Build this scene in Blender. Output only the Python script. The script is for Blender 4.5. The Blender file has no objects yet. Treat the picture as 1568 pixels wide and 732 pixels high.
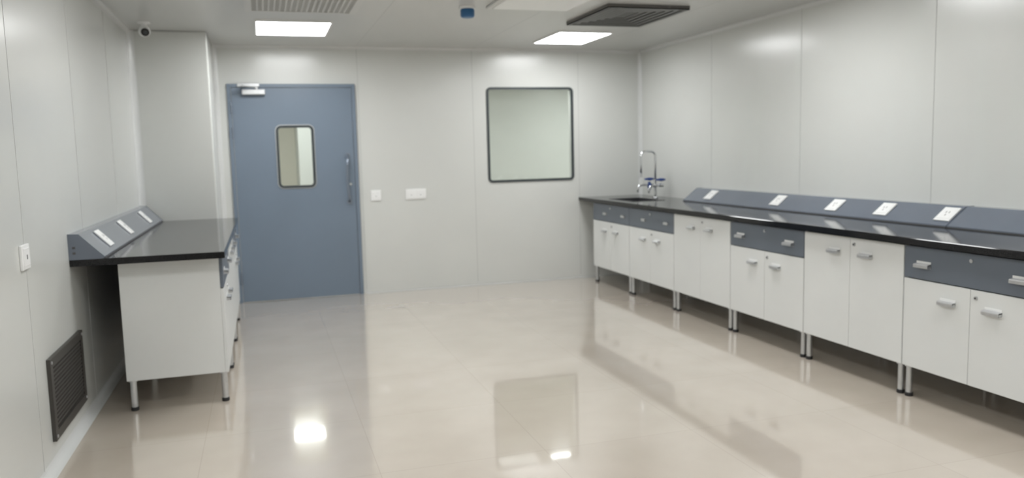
import bpy, bmesh, math
from mathutils import Matrix, Vector
S=bpy.context.scene
# ------------------------------------------------------------------ materials
def mat(name,col,rough=.5,metal=0.,spec=.5,noise=0.,nscale=5.,bump=0.,bscale=20.,emit=0.,ecol=(1,1,1),coat=0.):
    m=bpy.data.materials.new(name);m.use_nodes=True;N=m.node_tree.nodes;Lk=m.node_tree.links
    b=N['Principled BSDF'];b.inputs['Roughness'].default_value=rough;b.inputs['Metallic'].default_value=metal
    b.inputs['Specular IOR Level'].default_value=spec;b.inputs['Coat Weight'].default_value=coat
    b.inputs['Coat Roughness'].default_value=.17
    geo=N.new('ShaderNodeNewGeometry')
    n=N.new('ShaderNodeTexNoise');n.inputs['Scale'].default_value=nscale;n.inputs['Detail'].default_value=4
    Lk.new(geo.outputs['Position'],n.inputs['Vector'])
    r=N.new('ShaderNodeValToRGB');e=r.color_ramp.elements
    e[0].position=.3;e[1].position=.7
    e[0].color=(*[c*(1-noise) for c in col],1);e[1].color=(*[min(1,c*(1+noise)) for c in col],1)
    Lk.new(n.outputs['Fac'],r.inputs['Fac']);Lk.new(r.outputs['Color'],b.inputs['Base Color'])
    if bump>0:
        n2=N.new('ShaderNodeTexNoise');n2.inputs['Scale'].default_value=bscale;n2.inputs['Detail'].default_value=2
        Lk.new(geo.outputs['Position'],n2.inputs['Vector'])
        bp=N.new('ShaderNodeBump');bp.inputs['Strength'].default_value=bump;bp.inputs['Distance'].default_value=.01
        Lk.new(n2.outputs['Fac'],bp.inputs['Height']);Lk.new(bp.outputs['Normal'],b.inputs['Normal'])
    if emit>0:
        b.inputs['Emission Color'].default_value=(*ecol,1);b.inputs['Emission Strength'].default_value=emit
    return m
M={}
M['wall']=mat('painted_steel_panel',(.67,.68,.655),.26,spec=.55,noise=.015,nscale=1.2,bump=.08,bscale=1.4,coat=.3)
M['wall2']=mat('painted_steel_panel_far',(.72,.75,.715),.5,noise=.01)
M['wallcream']=mat('painted_wall_cream',(.80,.78,.68),.5,noise=.02)
M['seam']=mat('panel_joint',(.51,.52,.505),.4)
M['ceil']=mat('ceiling_panel',(.61,.615,.60),.30,noise=.02,nscale=1.,bump=.06,bscale=1.5)
M['cove']=mat('aluminium_cove_white',(.70,.71,.70),.22,noise=.01)
M['white']=mat('white_laminate',(.77,.785,.775),.35,noise=.012,nscale=3)
M['whiteplastic']=mat('white_plastic',(.90,.905,.90),.3)
M['blue']=mat('blue_grey_laminate',(.14,.163,.20),.35,noise=.03)
M['doorblue']=mat('blue_grey_steel',(.175,.222,.285),.36,noise=.03,nscale=2)
M['strip']=mat('blue_grey_aluminium',(.14,.163,.205),.20,noise=.03,coat=.5)
M['alu']=mat('brushed_aluminium',(.62,.63,.64),.3,metal=.85,noise=.04,nscale=40)
M['chrome']=mat('chrome',(.75,.76,.78),.12,metal=1.)
M['grayalu']=mat('handle_grey_steel',(.25,.29,.35),.3,metal=.6)
M['black']=mat('black_rubber',(.02,.02,.022),.5)
M['gap']=mat('shadow_gap_dark',(.07,.07,.072),.7)
M['gasket']=mat('dark_grey_gasket',(.045,.055,.06),.4)
M['dkgrille']=mat('bronze_grey_grille',(.075,.07,.065),.45,metal=.3,noise=.1,nscale=30)
M['ventframe']=mat('bronze_vent_frame',(.06,.055,.05),.4,metal=.2)
M['dkframe']=mat('grey_steel_frame',(.13,.125,.12),.4,metal=.4)
M['whgrille']=mat('white_grille',(.68,.68,.66),.4)
M['tapblue']=mat('blue_plastic_knob',(.02,.06,.25),.3)
M['detblue']=mat('blue_dust_cover',(.03,.13,.30),.35)
M['lamp']=mat('led_panel_diffuser',(.9,.9,.9),.4,emit=19.,ecol=(.972,.985,.985))
M['granite']=mat('black_granite',(.008,.008,.009),.09,noise=.9,nscale=320,spec=.35)
M['steel']=mat('stainless_sink',(.06,.06,.065),.3,metal=.4)
# floor
def floor_mat():
    m=bpy.data.materials.new('polished_tile');m.use_nodes=True;N=m.node_tree.nodes;Lk=m.node_tree.links
    b=N['Principled BSDF'];geo=N.new('ShaderNodeNewGeometry')
    mp=N.new('ShaderNodeMapping');mp.inputs['Location'].default_value=(-2.04+4,-.35+4,0)
    Lk.new(geo.outputs['Position'],mp.inputs['Vector'])
    br=N.new('ShaderNodeTexBrick');br.offset=0;br.inputs['Scale'].default_value=1
    br.inputs['Brick Width'].default_value=.8;br.inputs['Row Height'].default_value=.8
    br.inputs['Mortar Size'].default_value=.002;br.inputs['Mortar Smooth'].default_value=.5
    br.inputs['Color1'].default_value=(.575,.51,.44,1);br.inputs['Color2'].default_value=(.59,.525,.454,1)
    br.inputs['Mortar'].default_value=(.50,.44,.375,1)
    Lk.new(mp.outputs['Vector'],br.inputs['Vector'])
    n=N.new('ShaderNodeTexNoise');n.inputs['Scale'].default_value=2.5;n.inputs['Detail'].default_value=6
    Lk.new(geo.outputs['Position'],n.inputs['Vector'])
    r=N.new('ShaderNodeValToRGB');e=r.color_ramp.elements;e[0].position=.3;e[1].position=.7
    e[0].color=(.94,.93,.92,1);e[1].color=(1.03,1.03,1.03,1);Lk.new(n.outputs['Fac'],r.inputs['Fac'])
    mx=N.new('ShaderNodeMix');mx.data_type='RGBA';mx.blend_type='MULTIPLY';mx.inputs['Factor'].default_value=1
    Lk.new(br.outputs['Color'],mx.inputs['A']);Lk.new(r.outputs['Color'],mx.inputs['B'])
    Lk.new(mx.outputs['Result'],b.inputs['Base Color'])
    b.inputs['Roughness'].default_value=.14;b.inputs['Specular IOR Level'].default_value=.5
    b.inputs['Coat Weight'].default_value=1.;b.inputs['Coat Roughness'].default_value=.045;b.inputs['Coat IOR'].default_value=1.6
    n2=N.new('ShaderNodeTexNoise');n2.inputs['Scale'].default_value=1.5
    Lk.new(geo.outputs['Position'],n2.inputs['Vector'])
    bp=N.new('ShaderNodeBump');bp.inputs['Strength'].default_value=.01;bp.inputs['Distance'].default_value=.01
    Lk.new(n2.outputs['Fac'],bp.inputs['Height']);Lk.new(bp.outputs['Normal'],b.inputs['Normal'])
    return m
M['floor']=floor_mat()
def glass_mat():
    m=bpy.data.materials.new('clear_glass');m.use_nodes=True;N=m.node_tree.nodes;Lk=m.node_tree.links
    N.remove(N['Principled BSDF']);o=N['Material Output']
    t=N.new('ShaderNodeBsdfTransparent');t.inputs['Color'].default_value=(.95,.97,.955,1)
    g=N.new('ShaderNodeBsdfGlossy');g.inputs['Roughness'].default_value=.02
    f=N.new('ShaderNodeFresnel');f.inputs['IOR'].default_value=1.5
    x=N.new('ShaderNodeMixShader');Lk.new(f.outputs[0],x.inputs[0]);Lk.new(t.outputs[0],x.inputs[1]);Lk.new(g.outputs[0],x.inputs[2])
    Lk.new(x.outputs[0],o.inputs['Surface']);return m
M['glass']=glass_mat()
# ------------------------------------------------------------------ builder
class B:
    def __init__(s,name): s.name=name;s.bm=bmesh.new();s.m=[]
    def mi(s,k):
        if k not in s.m:s.m.append(k)
        return s.m.index(k)
    def take(s,tmp,k,mx=None,smooth=False):
        i=s.mi(k)
        if mx is not None: bmesh.ops.transform(tmp,matrix=mx,verts=tmp.verts)
        bmesh.ops.recalc_face_normals(tmp,faces=tmp.faces)
        mp={v:s.bm.verts.new(v.co) for v in tmp.verts}
        for f in tmp.faces:
            try: nf=s.bm.faces.new([mp[v] for v in f.verts]);nf.material_index=i;nf.smooth=smooth
            except ValueError: pass
        tmp.free()
    def box(s,a,b,k,bev=0,mx=None,seg=2):
        t=bmesh.new();lo=[min(p,q) for p,q in zip(a,b)];hi=[max(p,q) for p,q in zip(a,b)]
        bmesh.ops.create_cube(t,size=1)
        for v in t.verts: v.co=Vector([(lo[i]+hi[i])/2+v.co[i]*(hi[i]-lo[i]) for i in range(3)])
        if bev>0: bmesh.ops.bevel(t,geom=t.edges[:],offset=bev,segments=seg,affect='EDGES',profile=.5)
        s.take(t,k,mx)
    def cyl(s,c,r,h,k,axis='z',r2=None,seg=24,bev=0,mx=None):
        t=bmesh.new();bmesh.ops.create_cone(t,cap_ends=True,segments=seg,radius1=r,radius2=r if r2 is None else r2,depth=h)
        if bev>0:
            ed=[e for e in t.edges if abs(e.verts[0].co.z-e.verts[1].co.z)<1e-6]
            bmesh.ops.bevel(t,geom=ed,offset=bev,segments=3,affect='EDGES',profile=.5)
        R=Matrix.Identity(4)
        if axis=='x':R=Matrix.Rotation(math.pi/2,4,'Y')
        if axis=='y':R=Matrix.Rotation(math.pi/2,4,'X')
        T=Matrix.Translation(c)@R
        s.take(t,k,T if mx is None else mx@T,smooth=False)
    def sphere(s,c,r,k,sc=(1,1,1)):
        t=bmesh.new();bmesh.ops.create_uvsphere(t,u_segments=24,v_segments=14,radius=r)
        s.take(t,k,Matrix.Translation(c)@Matrix.Diagonal((*sc,1)),smooth=True)
    def prism(s,pts,axis,lo,hi,k,mx=None):
        # pts 2D in the plane of the two remaining axes (in xyz order)
        t=bmesh.new();ax='xyz'.index(axis);ot=[i for i in range(3) if i!=ax]
        def P(p,w):
            v=[0,0,0];v[ot[0]],v[ot[1]]=p;v[ax]=w;return t.verts.new(v)
        A=[P(p,lo) for p in pts];Bv=[P(p,hi) for p in pts];n=len(pts)
        t.faces.new(A);t.faces.new(Bv[::-1])
        for i in range(n): t.faces.new([A[i],A[(i+1)%n],Bv[(i+1)%n],Bv[i]])
        s.take(t,k,mx)
    def tube(s,path,r,k,seg=14):
        t=bmesh.new();P=[Vector(p) for p in path];rings=[];n=len(P);up=None
        for i,p in enumerate(P):
            d=((P[min(i+1,n-1)]-P[max(i-1,0)])).normalized()
            if up is None: up=d.orthogonal().normalized()
            up=(up-d*up.dot(d)).normalized();w=d.cross(up)
            rr=r[i] if isinstance(r,(list,tuple)) else r
            rings.append([t.verts.new(p+(up*math.cos(a)+w*math.sin(a))*rr) for a in [2*math.pi*j/seg for j in range(seg)]])
        for i in range(n-1):
            for j in range(seg): t.faces.new([rings[i][j],rings[i][(j+1)%seg],rings[i+1][(j+1)%seg],rings[i+1][j]])
        t.faces.new(rings[0]);t.faces.new(rings[-1]);s.take(t,k,smooth=True)
    def ring(s,x0,x1,z0,z1,R,w,y0,y1,k):
        def rr(x0,x1,z0,z1,r):
            o=[]
            for cx,cz,a0 in((x1-r,z1-r,0),(x0+r,z1-r,90),(x0+r,z0+r,180),(x1-r,z0+r,270)):
                for j in range(9):
                    a=math.radians(a0+j*90/8);o.append((cx+r*math.cos(a),cz+r*math.sin(a)))
            return o
        O=rr(x0,x1,z0,z1,R);I=rr(x0+w,x1-w,z0+w,z1-w,R-w);t=bmesh.new()
        c=[[t.verts.new((p[0],y,p[1])) for p in L] for L in(O,I) for y in(y0,y1)]
        n=len(O);oa,ob,ia,ib=c
        for i in range(n):
            j=(i+1)%n
            t.faces.new([oa[i],oa[j],ia[j],ia[i]]);t.faces.new([ob[i],ob[j],ib[j],ib[i]])
            t.faces.new([oa[i],oa[j],ob[j],ob[i]]);t.faces.new([ia[i],ia[j],ib[j],ib[i]])
        s.take(t,k)
    def cells(s,us,vs,holes,place,k,**kw):
        for i in range(len(us)-1):
            for j in range(len(vs)-1):
                u=(us[i]+us[i+1])/2;v=(vs[j]+vs[j+1])/2
                if any(h[0]<u<h[1] and h[2]<v<h[3] for h in holes):continue
                a,b=place(us[i],vs[j],us[i+1],vs[j+1]);s.box(a,b,k,**kw)
    def done(s):
        me=bpy.data.meshes.new(s.name);s.bm.to_mesh(me);s.bm.free()
        for k in s.m: me.materials.append(M[k])
        o=bpy.data.objects.new(s.name,me);S.collection.objects.link(o);return o
# ------------------------------------------------------------------ dimensions
L,R,D,C,Y0=-1.03,4.19,8.42,2.56,-2.6
PX,PY=-.40,7.58         # pillar
CT=.922;CB=.884         # countertop
AX=7.0                  # adjoining room extends further right
# ------------------------------------------------------------------ shell
o=B('floor');o.box((L-.1,Y0-.1,-.1),(AX,14,0),'floor');o.done()
o=B('ceiling');o.box((L-.1,Y0-.1,C),(AX,14,C+.1),'ceil')
for x in(.98,2.2,3.42): o.box((x-.002,Y0,C-.0008),(x+.002,D,C+.01),'seam')
o.done()
o=B('wall_left');o.box((L-.1,Y0-.1,0),(L,14,C),'wall')
for y in(-.9,.3,1.55,2.8,4.02,5.24,6.46): o.box((L-.01,y-.003,.04),(L+.0012,y+.003,C),'seam')
o.done()
o=B('wall_right');o.box((R,Y0-.1,0),(R+.1,D+.1,C),'wall')
for y in(-1.2,.15,1.5,2.85,4.2,5.55,6.9): o.box((R-.0012,y-.0035,.04),(R+.01,y+.0035,C),'seam')
o.done()
o=B('wall_front');o.box((L-.1,Y0-.1,0),(R+.1,Y0,C),'wall');o.done()
DX0,DX1,DT=-.29,.95,2.18
WX0,WX1,WZ0,WZ1=2.35,3.355,1.12,2.15
GX0,GX1,GZ0,GZ1=.15,.52,1.14,1.77
o=B('wall_back')
w=.022
hs=[(DX0,DX1,-1,DT),(WX0+w,WX1-w,WZ0+w,WZ1-w)]
o.cells([L,DX0,DX1,WX0+w,WX1-w,R],[0,WZ0+w,WZ1-w,DT,C],hs,lambda a,b,c,d:((a,D,b),(c,D+.08,d)),'wall')
for x,z0,z1 in((.985,DT,C),(.985,.04,DT),(2.2,.04,C),(3.42,.04,C)): o.box((x-.0035,D-.0012,z0),(x+.0035,D+.01,z1),'seam')
o.done()
o=B('wall_pillar');o.box((L,PY,0),(PX,D,C),'wall',bev=.012,seg=3);o.done()
# adjoining room beyond the door and window
o=B('wall_adjoining_room');o.box((L-.1,13.4,0),(.53,13.5,C),'wallcream');o.box((.53,12.3,0),(AX,13.5,C),'wall2');o.box((AX,D,0),(AX+.1,13.5,C),'wall2');o.box((R+.1,D,0),(AX,D+.08,C),'wall2');o.done()
# coves
def cove(r,fx,fy,ox,oy):
    p=[(0,0)]+[(r-r*math.sin(t),r-r*math.cos(t)) for t in [math.radians(a*90/8) for a in range(9)]]
    return [(ox+fx*a,oy+fy*b) for a,b in p]
o=B('baseboard_left');o.prism(cove(.045,1,1,L,0),'y',Y0,PY,'cove');o.done()
o=B('baseboard_right');o.prism(cove(.045,-1,1,R,0),'y',Y0,D,'cove');o.done()
o=B('baseboard_back')
o.prism(cove(.012,-1,1,D,0),'x',DX1+.03,R,'seam');o.done()
o=B('trim_1');o.prism(cove(.05,1,-1,L,PY),'z',0,C,'cove');o.done()
o=B('trim_2');o.prism(cove(.04,1,-1,PX,D),'z',0,C,'cove');o.done()
o=B('trim_3');o.prism(cove(.04,-1,-1,R,D),'z',0,C,'cove');o.done()
o=B('trim_4');o.prism(cove(.035,-1,-1,R,C),'y',Y0,D,'cove');o.done()
o=B('trim_5');o.prism(cove(.035,1,-1,L,C),'y',Y0,PY,'cove');o.done()
o=B('trim_6');o.prism(cove(.035,-1,-1,D,C),'x',PX,R,'cove');o.done()
# ------------------------------------------------------------------ door
o=B('door_1');f=.035;yl=D-.012
o.box((DX0,D-.03,0),(DX0+f,D+.08,DT),'doorblue',bev=.003);o.box((DX1-f,D-.03,0),(DX1,D+.08,DT),'doorblue',bev=.003)
o.box((DX0+f,D-.03,DT-f),(DX1-f,D+.08,DT),'doorblue',bev=.003)
a,b=DX0+f+.004,DX1-f-.004
g=.024
o.cells([a,GX0+g,GX1-g,b],[.006,GZ0+g,GZ1-g,DT-f-.004],[(GX0+g,GX1-g,GZ0+g,GZ1-g)],lambda p,q,r_,s_:((p,yl-.012,q),(r_,yl+.035,s_)),'doorblue')
o.ring(GX0,GX1,GZ0,GZ1,.055,g,yl-.022,yl+.04,'gasket')
o.ring(GX0-.006,GX1+.006,GZ0-.006,GZ1+.006,.06,.012,yl-.016,yl-.01,'alu')
o.box((GX0+g,yl-.006,GZ0+g),(GX1-g,yl-.001,GZ1-g),'glass')
for z in(.25,1.70,1.95): 
    o.cyl((DX0+f,D-.036,z),.009,.11,'grayalu');o.box((DX0+.012,D-.033,z-.045),(DX0+f+.018,D-.029,z+.045),'doorblue')
# closer
o.box((-.15,D-.085,2.07),(.07,D-.03,2.125),'alu',bev=.008)
o.cyl((-.01,D-.055,2.13),.016,.03,'alu')
o.prism([(-.02,D-.075),(.0,D-.06),(-.14,D-.20),(-.16,D-.19)],'z',2.14,2.15,'alu')
o.prism([(-.16,D-.20),(-.14,D-.20),(-.10,D-.03),(-.12,D-.03)],'z',2.152,2.162,'alu')
o.box((-.19,D-.05,2.15),(.02,D-.028,2.185),'alu',bev=.004)
# pull handle
hx=.845;pts=[]
for i in range(17):
    t=i/16;z=.98+.48*t;bow=math.sin(math.pi*t)
    pts.append((hx-.02*bow,yl-.018-.065*min(1,bow*2.2)**.6 if 0<i<16 else yl-.012,z))
o.tube(pts,.014,'grayalu')
for z in(.98,1.46): o.cyl((hx,yl-.016,z),.026,.01,'grayalu',axis='y')
o.cyl((hx+.02,yl-.016,1.16),.012,.01,'alu',axis='y')
o.done()
# ------------------------------------------------------------------ window
o=B('window_1')
o.ring(WX0,WX1,WZ0,WZ1,.05,.026,D-.010,D+.012,'gasket')
o.box((WX0+w,D+.001,WZ0+w),(WX1-w,D+.006,WZ1-w),'glass')
o.done()
# ------------------------------------------------------------------ switches
def plateY(name,x0,x1,z0,z1,n):
    o=B(name);o.box((x0,D-.011,z0),(x1,D,z1),'whiteplastic',bev=.003)
    W=(x1-x0-.02*1)/n
    for i in range(n):
        a=x0+.01+i*W;o.box((a+.004,D-.015,z0+.014),(a+W-.004,D-.009,z1-.014),'whiteplastic',bev=.002)
        o.box((a+W/2-.004,D-.0158,(z0+z1)/2-.012),(a+W/2+.004,D-.014,(z0+z1)/2-.006),'gap')
    o.done()
plateY('light_switch',1.07,1.175,.975,1.085,1)
plateY('light_switch',1.435,1.655,.975,1.085,2)
o=B('light_switch');o.box((L,3.93,.985),(L+.012,4.05,1.095),'whiteplastic',bev=.003)
o.box((L+.01,3.945,1.0),(L+.016,4.035,1.08),'whiteplastic',bev=.002)
o.box((L+.0155,3.985,1.03),(L+.017,3.995,1.05),'gap');o.done()
# ------------------------------------------------------------------ left wall return grille
o=B('wall_vent_grille');y0,y1,z0,z1=4.20,4.91,.12,.52
fr=.045
o.cells([y0,y0+fr,y1-fr,y1],[z0,z0+fr,z1-fr,z1],[(y0+fr,y1-fr,z0+fr,z1-fr)],lambda a,b,c,d:((L,a,b),(L+.018,c,d)),'ventframe')
o.box((L,y0+fr,z0+fr),(L+.003,y1-fr,z1-fr),'black')
n=30
for i in range(1,n):
    y=y0+fr+(y1-y0-2*fr)*i/n;o.box((L+.004,y-.004,z0+fr),(L+.012,y+.004,z1-fr),'dkgrille')
for i in range(1,15):
    z=z0+fr+(z1-z0-2*fr)*i/15;o.box((L+.005,y0+fr,z-.004),(L+.013,y1-fr,z+.004),'dkgrille')
for y in(y0+.02,y1-.02):
    for z in(z0+.02,z1-.02): o.cyl((L+.019,y,z),.008,.006,'alu',axis='x')
o.done()
# ------------------------------------------------------------------ cabinets
def handle(o,X,sg,y,z):
    # X = face of door, sg = outward direction
    o.box((X,y-.05,z-.02),(X+sg*.003,y+.05,z+.018),'whiteplastic',bev=.001)
    o.prism([(X,z+.006),(X+sg*.024,z+.002),(X+sg*.027,z-.003),(X+sg*.027,z-.018),(X+sg*.023,z-.018),(X+sg*.022,z-.004),(X,z-.001)],'y',y-.05,y+.05,'alu')
    for e in(-.05,.046): o.box((X,y+e,z-.018),(X+sg*.024,y+e+.004,z+.002),'alu')
    o.box((X+sg*.003,y-.045,z-.019),(X+sg*.004,y+.045,z-.003),'gap')
def cabinet(X,sg,ya,yb,depth,kind,zb=.182,zt=CB,nd=2,lockside=1):
    o=B('base_cabinet');X1=X-sg*.02;XB=X-sg*depth;t=.018;e=.002
    o.box((X1,ya+e,zb),(XB,ya+t,zt),'white',bev=.001);o.box((X1,yb-t,zb),(XB,yb-e,zt),'white',bev=.001)
    o.box((X1,ya+t,zb),(XB,yb-t,zb+t),'white');o.box((XB,ya+t,zb+t),(XB+sg*.008,yb-t,zt),'white')
    # dark reveals just behind the fronts
    o.box((X1,ya+.012,zt-.02),(X1-sg*.02,yb-.012,zt-.002),'gap')
    ym=(ya+yb)/2;o.box((X1,ym-.012,zb+.01),(X1-sg*.018,ym+.012,zt-.02),'gap')
    g=.003;zd=.69;top=zt-.012
    if kind!='tall':
        o.box((X1+sg*.001,ya+g,zd+g),(X,yb-g,top),'blue',bev=.0015)
        o.box((X1,ya+.012,zd-.012),(X1-sg*.018,yb-.012,zd+.012),'gap')
        if kind=='drawer':
            handle(o,X,sg,ya+.16,.777);handle(o,X,sg,yb-.14,.777)
        else:
            for yy in(ya+.14,yb-.32):
                o.box((X,yy-.04,.76),(X+sg*.012,yy+.04,.785),'alu',bev=.003)
        o.cyl((X+sg*.002,ym,.835),.010,.006,'alu',axis='x')
        dt=zd-g
    else: dt=top
    o.box((X1+sg*.001,ya+g,zb),(X,ym-.0015,dt),'white',bev=.0015)
    o.box((X1+sg*.001,ym+.0015,zb),(X,yb-g,dt),'white',bev=.0015)
    hz=dt-.093
    handle(o,X,sg,ym-.14,hz);handle(o,X,sg,ym+.14,hz)
    o.cyl((X+sg*.002,ym-.035,dt-.04),.011,.008,'alu',axis='x');o.cyl((X+sg*.006,ym-.035,dt-.04),.005,.004,'gap',axis='x')
    for y in(ya+.03,yb-.03):
        for x in(X-sg*.03,XB+sg*.03):
            o.cyl((x,y,(zb+.022)/2),.0175,zb-.022,'alu');o.cyl((x,y,zb-.004),.025,.008,'alu')
            o.cyl((x,y,.011),.022,.022,'black',bev=.004)
    o.done()
ys=[8.11,7.205,6.30,5.40,4.51,3.63,2.73,1.83,.93];kinds=['sink','sink','tall','drawer','tall','drawer','tall','drawer']
for i,k in enumerate(kinds): cabinet(3.45,-1,ys[i+1]+.001,ys[i]-.001,.70,k)
ly=[4.97,5.82,6.68,7.54]
for i,k in enumerate(['drawer','tall','drawer']): cabinet(-.256,1,ly[i]+.001,ly[i+1]-.001,.56,k)
# ------------------------------------------------------------------ countertops
sx0,sx1,sy0,sy1=3.55,3.88,7.32,7.86
o=B('laboratory_countertop')
o.cells([3.415,sx0,sx1,R],[.93,sy0,sy1,D],[(sx0,sx1,sy0,sy1)],lambda a,b,c,d:((a,b,CB),(c,d,CT)),'granite')
o.prism([(3.405,CB),(3.415,CB),(3.415,CT),(3.409,CT),(3.405,CT-.004)],'y',.93,D,'granite')
o.done()
o=B('laboratory_countertop');o.box((L,4.83,CB),(-.232,PY,CT),'granite',bev=.004);o.done()
# sink
o=B('sink');t=.006;zb=.68
o.box((sx0,sy0,zb),(sx1,sy1,zb+t),'steel')
o.box((sx0,sy0,zb),(sx0+t,sy1,CT),'steel');o.box((sx1-t,sy0,zb),(sx1,sy1,CT),'steel')
o.box((sx0+t,sy0,zb),(sx1-t,sy0+t,CT),'steel');o.box((sx0+t,sy1-t,zb),(sx1-t,sy1,CT),'steel')
o.cyl(((sx0+sx1)/2,(sy0+sy1)/2,zb+t+.003),.035,.006,'alu')
for p,q in(((sx0-.018,sy0-.018,CT),(sx1+.018,sy0,CT+.003)),((sx0-.018,sy1,CT),(sx1+.018,sy1+.018,CT+.003)),((sx0-.018,sy0,CT),(sx0,sy1,CT+.003)),((sx1,sy0,CT),(sx1+.018,sy1,CT+.003))): o.box(p,q,'steel',bev=.001)
o.done()
# ------------------------------------------------------------------ socket strips
def strip(xw,sg,ya,yb,socks,wd,ht):
    o=B('socket_strip');z0=CT
    top=xw+sg*.055;bot=xw+sg*wd;zf=z0+.012;zt=z0+ht
    o.prism([(xw,z0),(bot,z0),(bot,zf),(top,zt-.003),(top-sg*.006,zt),(xw,zt)],'y',ya+.003,yb-.003,'strip')
    for y in(ya,yb-.004): o.prism([(xw,z0),(bot+sg*.002,z0),(bot+sg*.002,zf),(top,zt),(xw,zt+.002)],'y',y,y+.004,'strip')
    o.box((bot-sg*.004,ya,z0),(bot+sg*.006,yb,z0+.006),'gap')
    for e in(.03,.06): o.box((xw+sg*.02,ya-.001,z0+e),(xw+sg*.035,ya,z0+e+.012),'gap')
    a=Vector((bot,0,zf));b=Vector((top,0,zt));u=(b-a).normalized();nrm=Vector((sg*abs(u.z),0,abs(u.x)))
    for y in socks:
        c=(a+b)/2+u*.004;c.y=y
        vy=Vector((0,1,0)); m=Matrix.Identity(4)
        # local x = up the slope, local y = along, local z = outward
        for i in range(3): m[i][0]=u[i];m[i][1]=vy[i];m[i][2]=nrm[i];m[i][3]=c[i]
        if m.to_3x3().determinant()<0:
            for i in range(3): m[i][1]*=-1
        o.box((-.062,-.06,0),(.062,.06,.010),'whiteplastic',bev=.003,mx=m)
        o.box((-.046,-.047,.009),(.046,.047,.0125),'whiteplastic',bev=.0015,mx=m)
        for px,py,rw,rl in((.012,-.012,.0022,.008),(.012,.012,.0022,.008),(-.014,0,.0022,.007)):
            o.box((px-rl,py-rw,.0122),(px+rl,py+rw,.0130),'gap',mx=m)
    o.done()
strip(R,-1,3.868,7.08,[6.69,5.65,4.96,4.46,3.935],.205,.125)
strip(R,-1,.95,3.862,[3.05,2.2,1.4],.205,.125)
strip(L,1,4.83,PY-.05,[5.20,5.98,6.95],.175,.14)
# ------------------------------------------------------------------ faucet
o=B('laboratory_faucet');fx,fy=4.0,7.70
o.cyl((fx,fy,CT+.006),.032,.012,'chrome',bev=.003);o.cyl((fx,fy,CT+.07),.014,.12,'chrome');o.cyl((fx,fy,CT+.13),.02,.04,'chrome',bev=.004)
p=[(fx,fy,CT+.13),(fx,fy,CT+.40)];r=.085;zc=CT+.415
for i in range(13):
    a=math.pi*i/12;sq=lambda v:math.copysign(abs(v)**.6,v)
    p.append((fx-r+r*sq(math.cos(a)),fy,zc+r*sq(math.sin(a))))
p+=[(fx-2*r,fy,CT+.36),(fx-2*r,fy,CT+.26)]
o.tube(p,.0125,'chrome');o.cyl((fx-2*r,fy,CT+.245),.015,.04,'chrome')
o.tube([(fx,fy-.13,CT+.14),(fx,fy+.13,CT+.14)],.012,'chrome')
for dy in(-.13,.13):
    o.cyl((fx,fy+dy,CT+.14),.018,.04,'chrome',axis='x')
    o.tube([(fx,fy+dy,CT+.14),(fx-.08,fy+dy,CT+.14),(fx-.13,fy+dy,CT+.13),(fx-.145,fy+dy,CT+.09),(fx-.145,fy+dy,CT+.06)],[.011,.011,.010,.009,.006],'chrome')
    o.cyl((fx,fy+dy,CT+.17),.009,.04,'chrome')
    o.cyl((fx,fy+dy,CT+.20),.030,.030,'tapblue',bev=.008,seg=12);o.box((fx-.06,fy+dy-.013,CT+.19),(fx+.045,fy+dy+.013,CT+.21),'tapblue',bev=.004)
o.cyl((fx-.035,fy,CT+.13),.011,.05,'chrome',axis='x');o.cyl((fx-.07,fy,CT+.13),.03,.03,'tapblue',axis='x',bev=.008,seg=12)
o.box((fx-.085,fy-.012,CT+.085),(fx-.063,fy+.012,CT+.175),'tapblue',bev=.004)
o.done()
# ------------------------------------------------------------------ ceiling items
def panel(x0,x1,y0,y1):
    o=B('ceiling_light_panel');f=.014
    o.cells([x0-f,x0,x1,x1+f],[y0-f,y0,y1,y1+f],[(x0,x1,y0,y1)],lambda a,b,c,d:((a,b,C-.016),(c,d,C)),'whiteplastic')
    o.box((x0,y0,C-.012),(x1,y1,C-.002),'lamp');o.done()
for y in(-1.,1.9,4.45): 
    panel(.0,.60,y,y+.72);panel(2.72,3.32,y,y+.72)
panel(.02,.61,6.90,7.62);panel(2.72,3.24,7.12,7.86)
panel(.18,.66,11.4,11.8);panel(3.42,3.68,9.38,9.58)
for x,y in((1.5,10.6),(-.7,10.5),(4.5,10.6),(5.8,10.6)): panel(x,x+.6,y,y+.6)  # added lamps, out of view, to brighten the adjoining room behind the glass
panel(2.4,3.3,8.60,8.90)  # added lamp, hidden behind the back wall, lifts the wall beyond the window
o=B('ceiling_return_grille');x0,x1,y0,y1=-.06,.76,5.72,6.46;f=.05
o.cells([x0,x0+f,x1-f,x1],[y0,y0+f,y1-f,y1],[(x0+f,x1-f,y0+f,y1-f)],lambda a,b,c,d:((a,b,C-.014),(c,d,C)),'whgrille')
o.box((x0+f,y0+f,C-.003),(x1-f,y1-f,C-.001),'gap')
for i in range(1,18):
    y=y0+f+(y1-y0-2*f)*i/18;o.box((x0+f,y-.005,C-.010),(x1-f,y+.005,C-.003),'whgrille')
    x=x0+f+(x1-x0-2*f)*i/18;o.box((x-.006,y0+f,C-.011),(x+.006,y1-f,C-.003),'whgrille')
o.done()
o=B('ceiling_supply_diffuser');x0,x1,y0,y1=2.59,3.29,5.74,6.62
for i in range(6):
    a=i*.052;z=C-.03+.004*i;w_=.034
    o.cells([x0+a,x0+a+w_,x1-a-w_,x1-a],[y0+a,y0+a+w_,y1-a-w_,y1-a],[(x0+a+w_,x1-a-w_,y0+a+w_,y1-a-w_)],lambda p,q,r_,s_:((p,q,z),(r_,s_,z+.006)),'dkframe')
o.box((x0+.01,y0+.01,C-.006),(x1-.01,y1-.01,C),'dkgrille')
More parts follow.
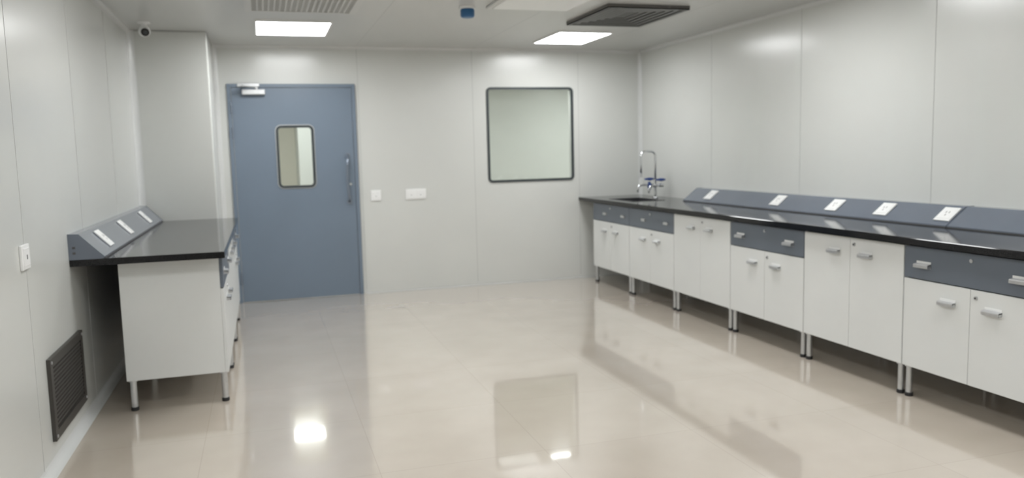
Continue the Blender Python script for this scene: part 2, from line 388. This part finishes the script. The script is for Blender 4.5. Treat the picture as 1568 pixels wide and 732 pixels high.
o.cells([x0,x0+.01,x1-.01,x1],[y0,y0+.01,y1-.01,y1],[(x0+.01,x1-.01,y0+.01,y1-.01)],lambda p,q,r_,s_:((p,q,C-.03),(r_,s_,C)),'dkframe')
o.done()
o=B('ceiling_access_panel');o.box((1.70,5.36,C-.02),(2.39,6.03,C),'whgrille',bev=.006);o.box((1.74,5.40,C-.026),(2.35,5.99,C-.018),'whiteplastic',bev=.005);o.done()
o=B('smoke_detector');o.cyl((1.56,6.05,C-.010),.062,.020,'whiteplastic',bev=.004);o.cyl((1.56,6.05,C-.05),.054,.07,'detblue',bev=.018);o.done()
o=B('security_camera');cx,cy=-.84,7.12
o.cyl((cx,cy,C-.008),.05,.016,'whiteplastic',bev=.004);o.cyl((cx,cy,C-.03),.02,.04,'whiteplastic')
o.sphere((cx,cy,C-.075),.046,'whiteplastic')
mx=Matrix.Translation((cx,cy,C-.075))@Matrix.Rotation(math.radians(15),4,'Z')@Matrix.Rotation(math.radians(20),4,'X')
o.cyl((0,-.04,0),.032,.02,'black',axis='y',mx=mx,bev=.004);o.cyl((0,-.052,0),.014,.008,'gasket',axis='y',mx=mx)
o.done()
# ------------------------------------------------------------------ world, camera
W=bpy.data.worlds.new('world');S.world=W;W.use_nodes=True
W.node_tree.nodes['Background'].inputs[0].default_value=(.5,.52,.55,1);W.node_tree.nodes['Background'].inputs[1].default_value=.3
cd=bpy.data.cameras.new('camera');co=bpy.data.objects.new('camera',cd);S.collection.objects.link(co);S.camera=co
cd.sensor_width=36;cd.sensor_fit='HORIZONTAL';cd.lens=1222.8/1568*36
Mx=Matrix.Rotation(-.2999,4,'Z')@Matrix.Rotation(math.pi/2-.1087,4,'X')@Matrix.Rotation(-.0246,4,'Z')
co.matrix_world=Matrix.Translation((0,0,1.45))@Mx
cd.clip_start=.05
cd.dof.use_dof=True;cd.dof.focus_distance=2.2;cd.dof.aperture_fstop=3.2
S.view_settings.view_transform='Standard';S.view_settings.look='None';S.view_settings.exposure=0
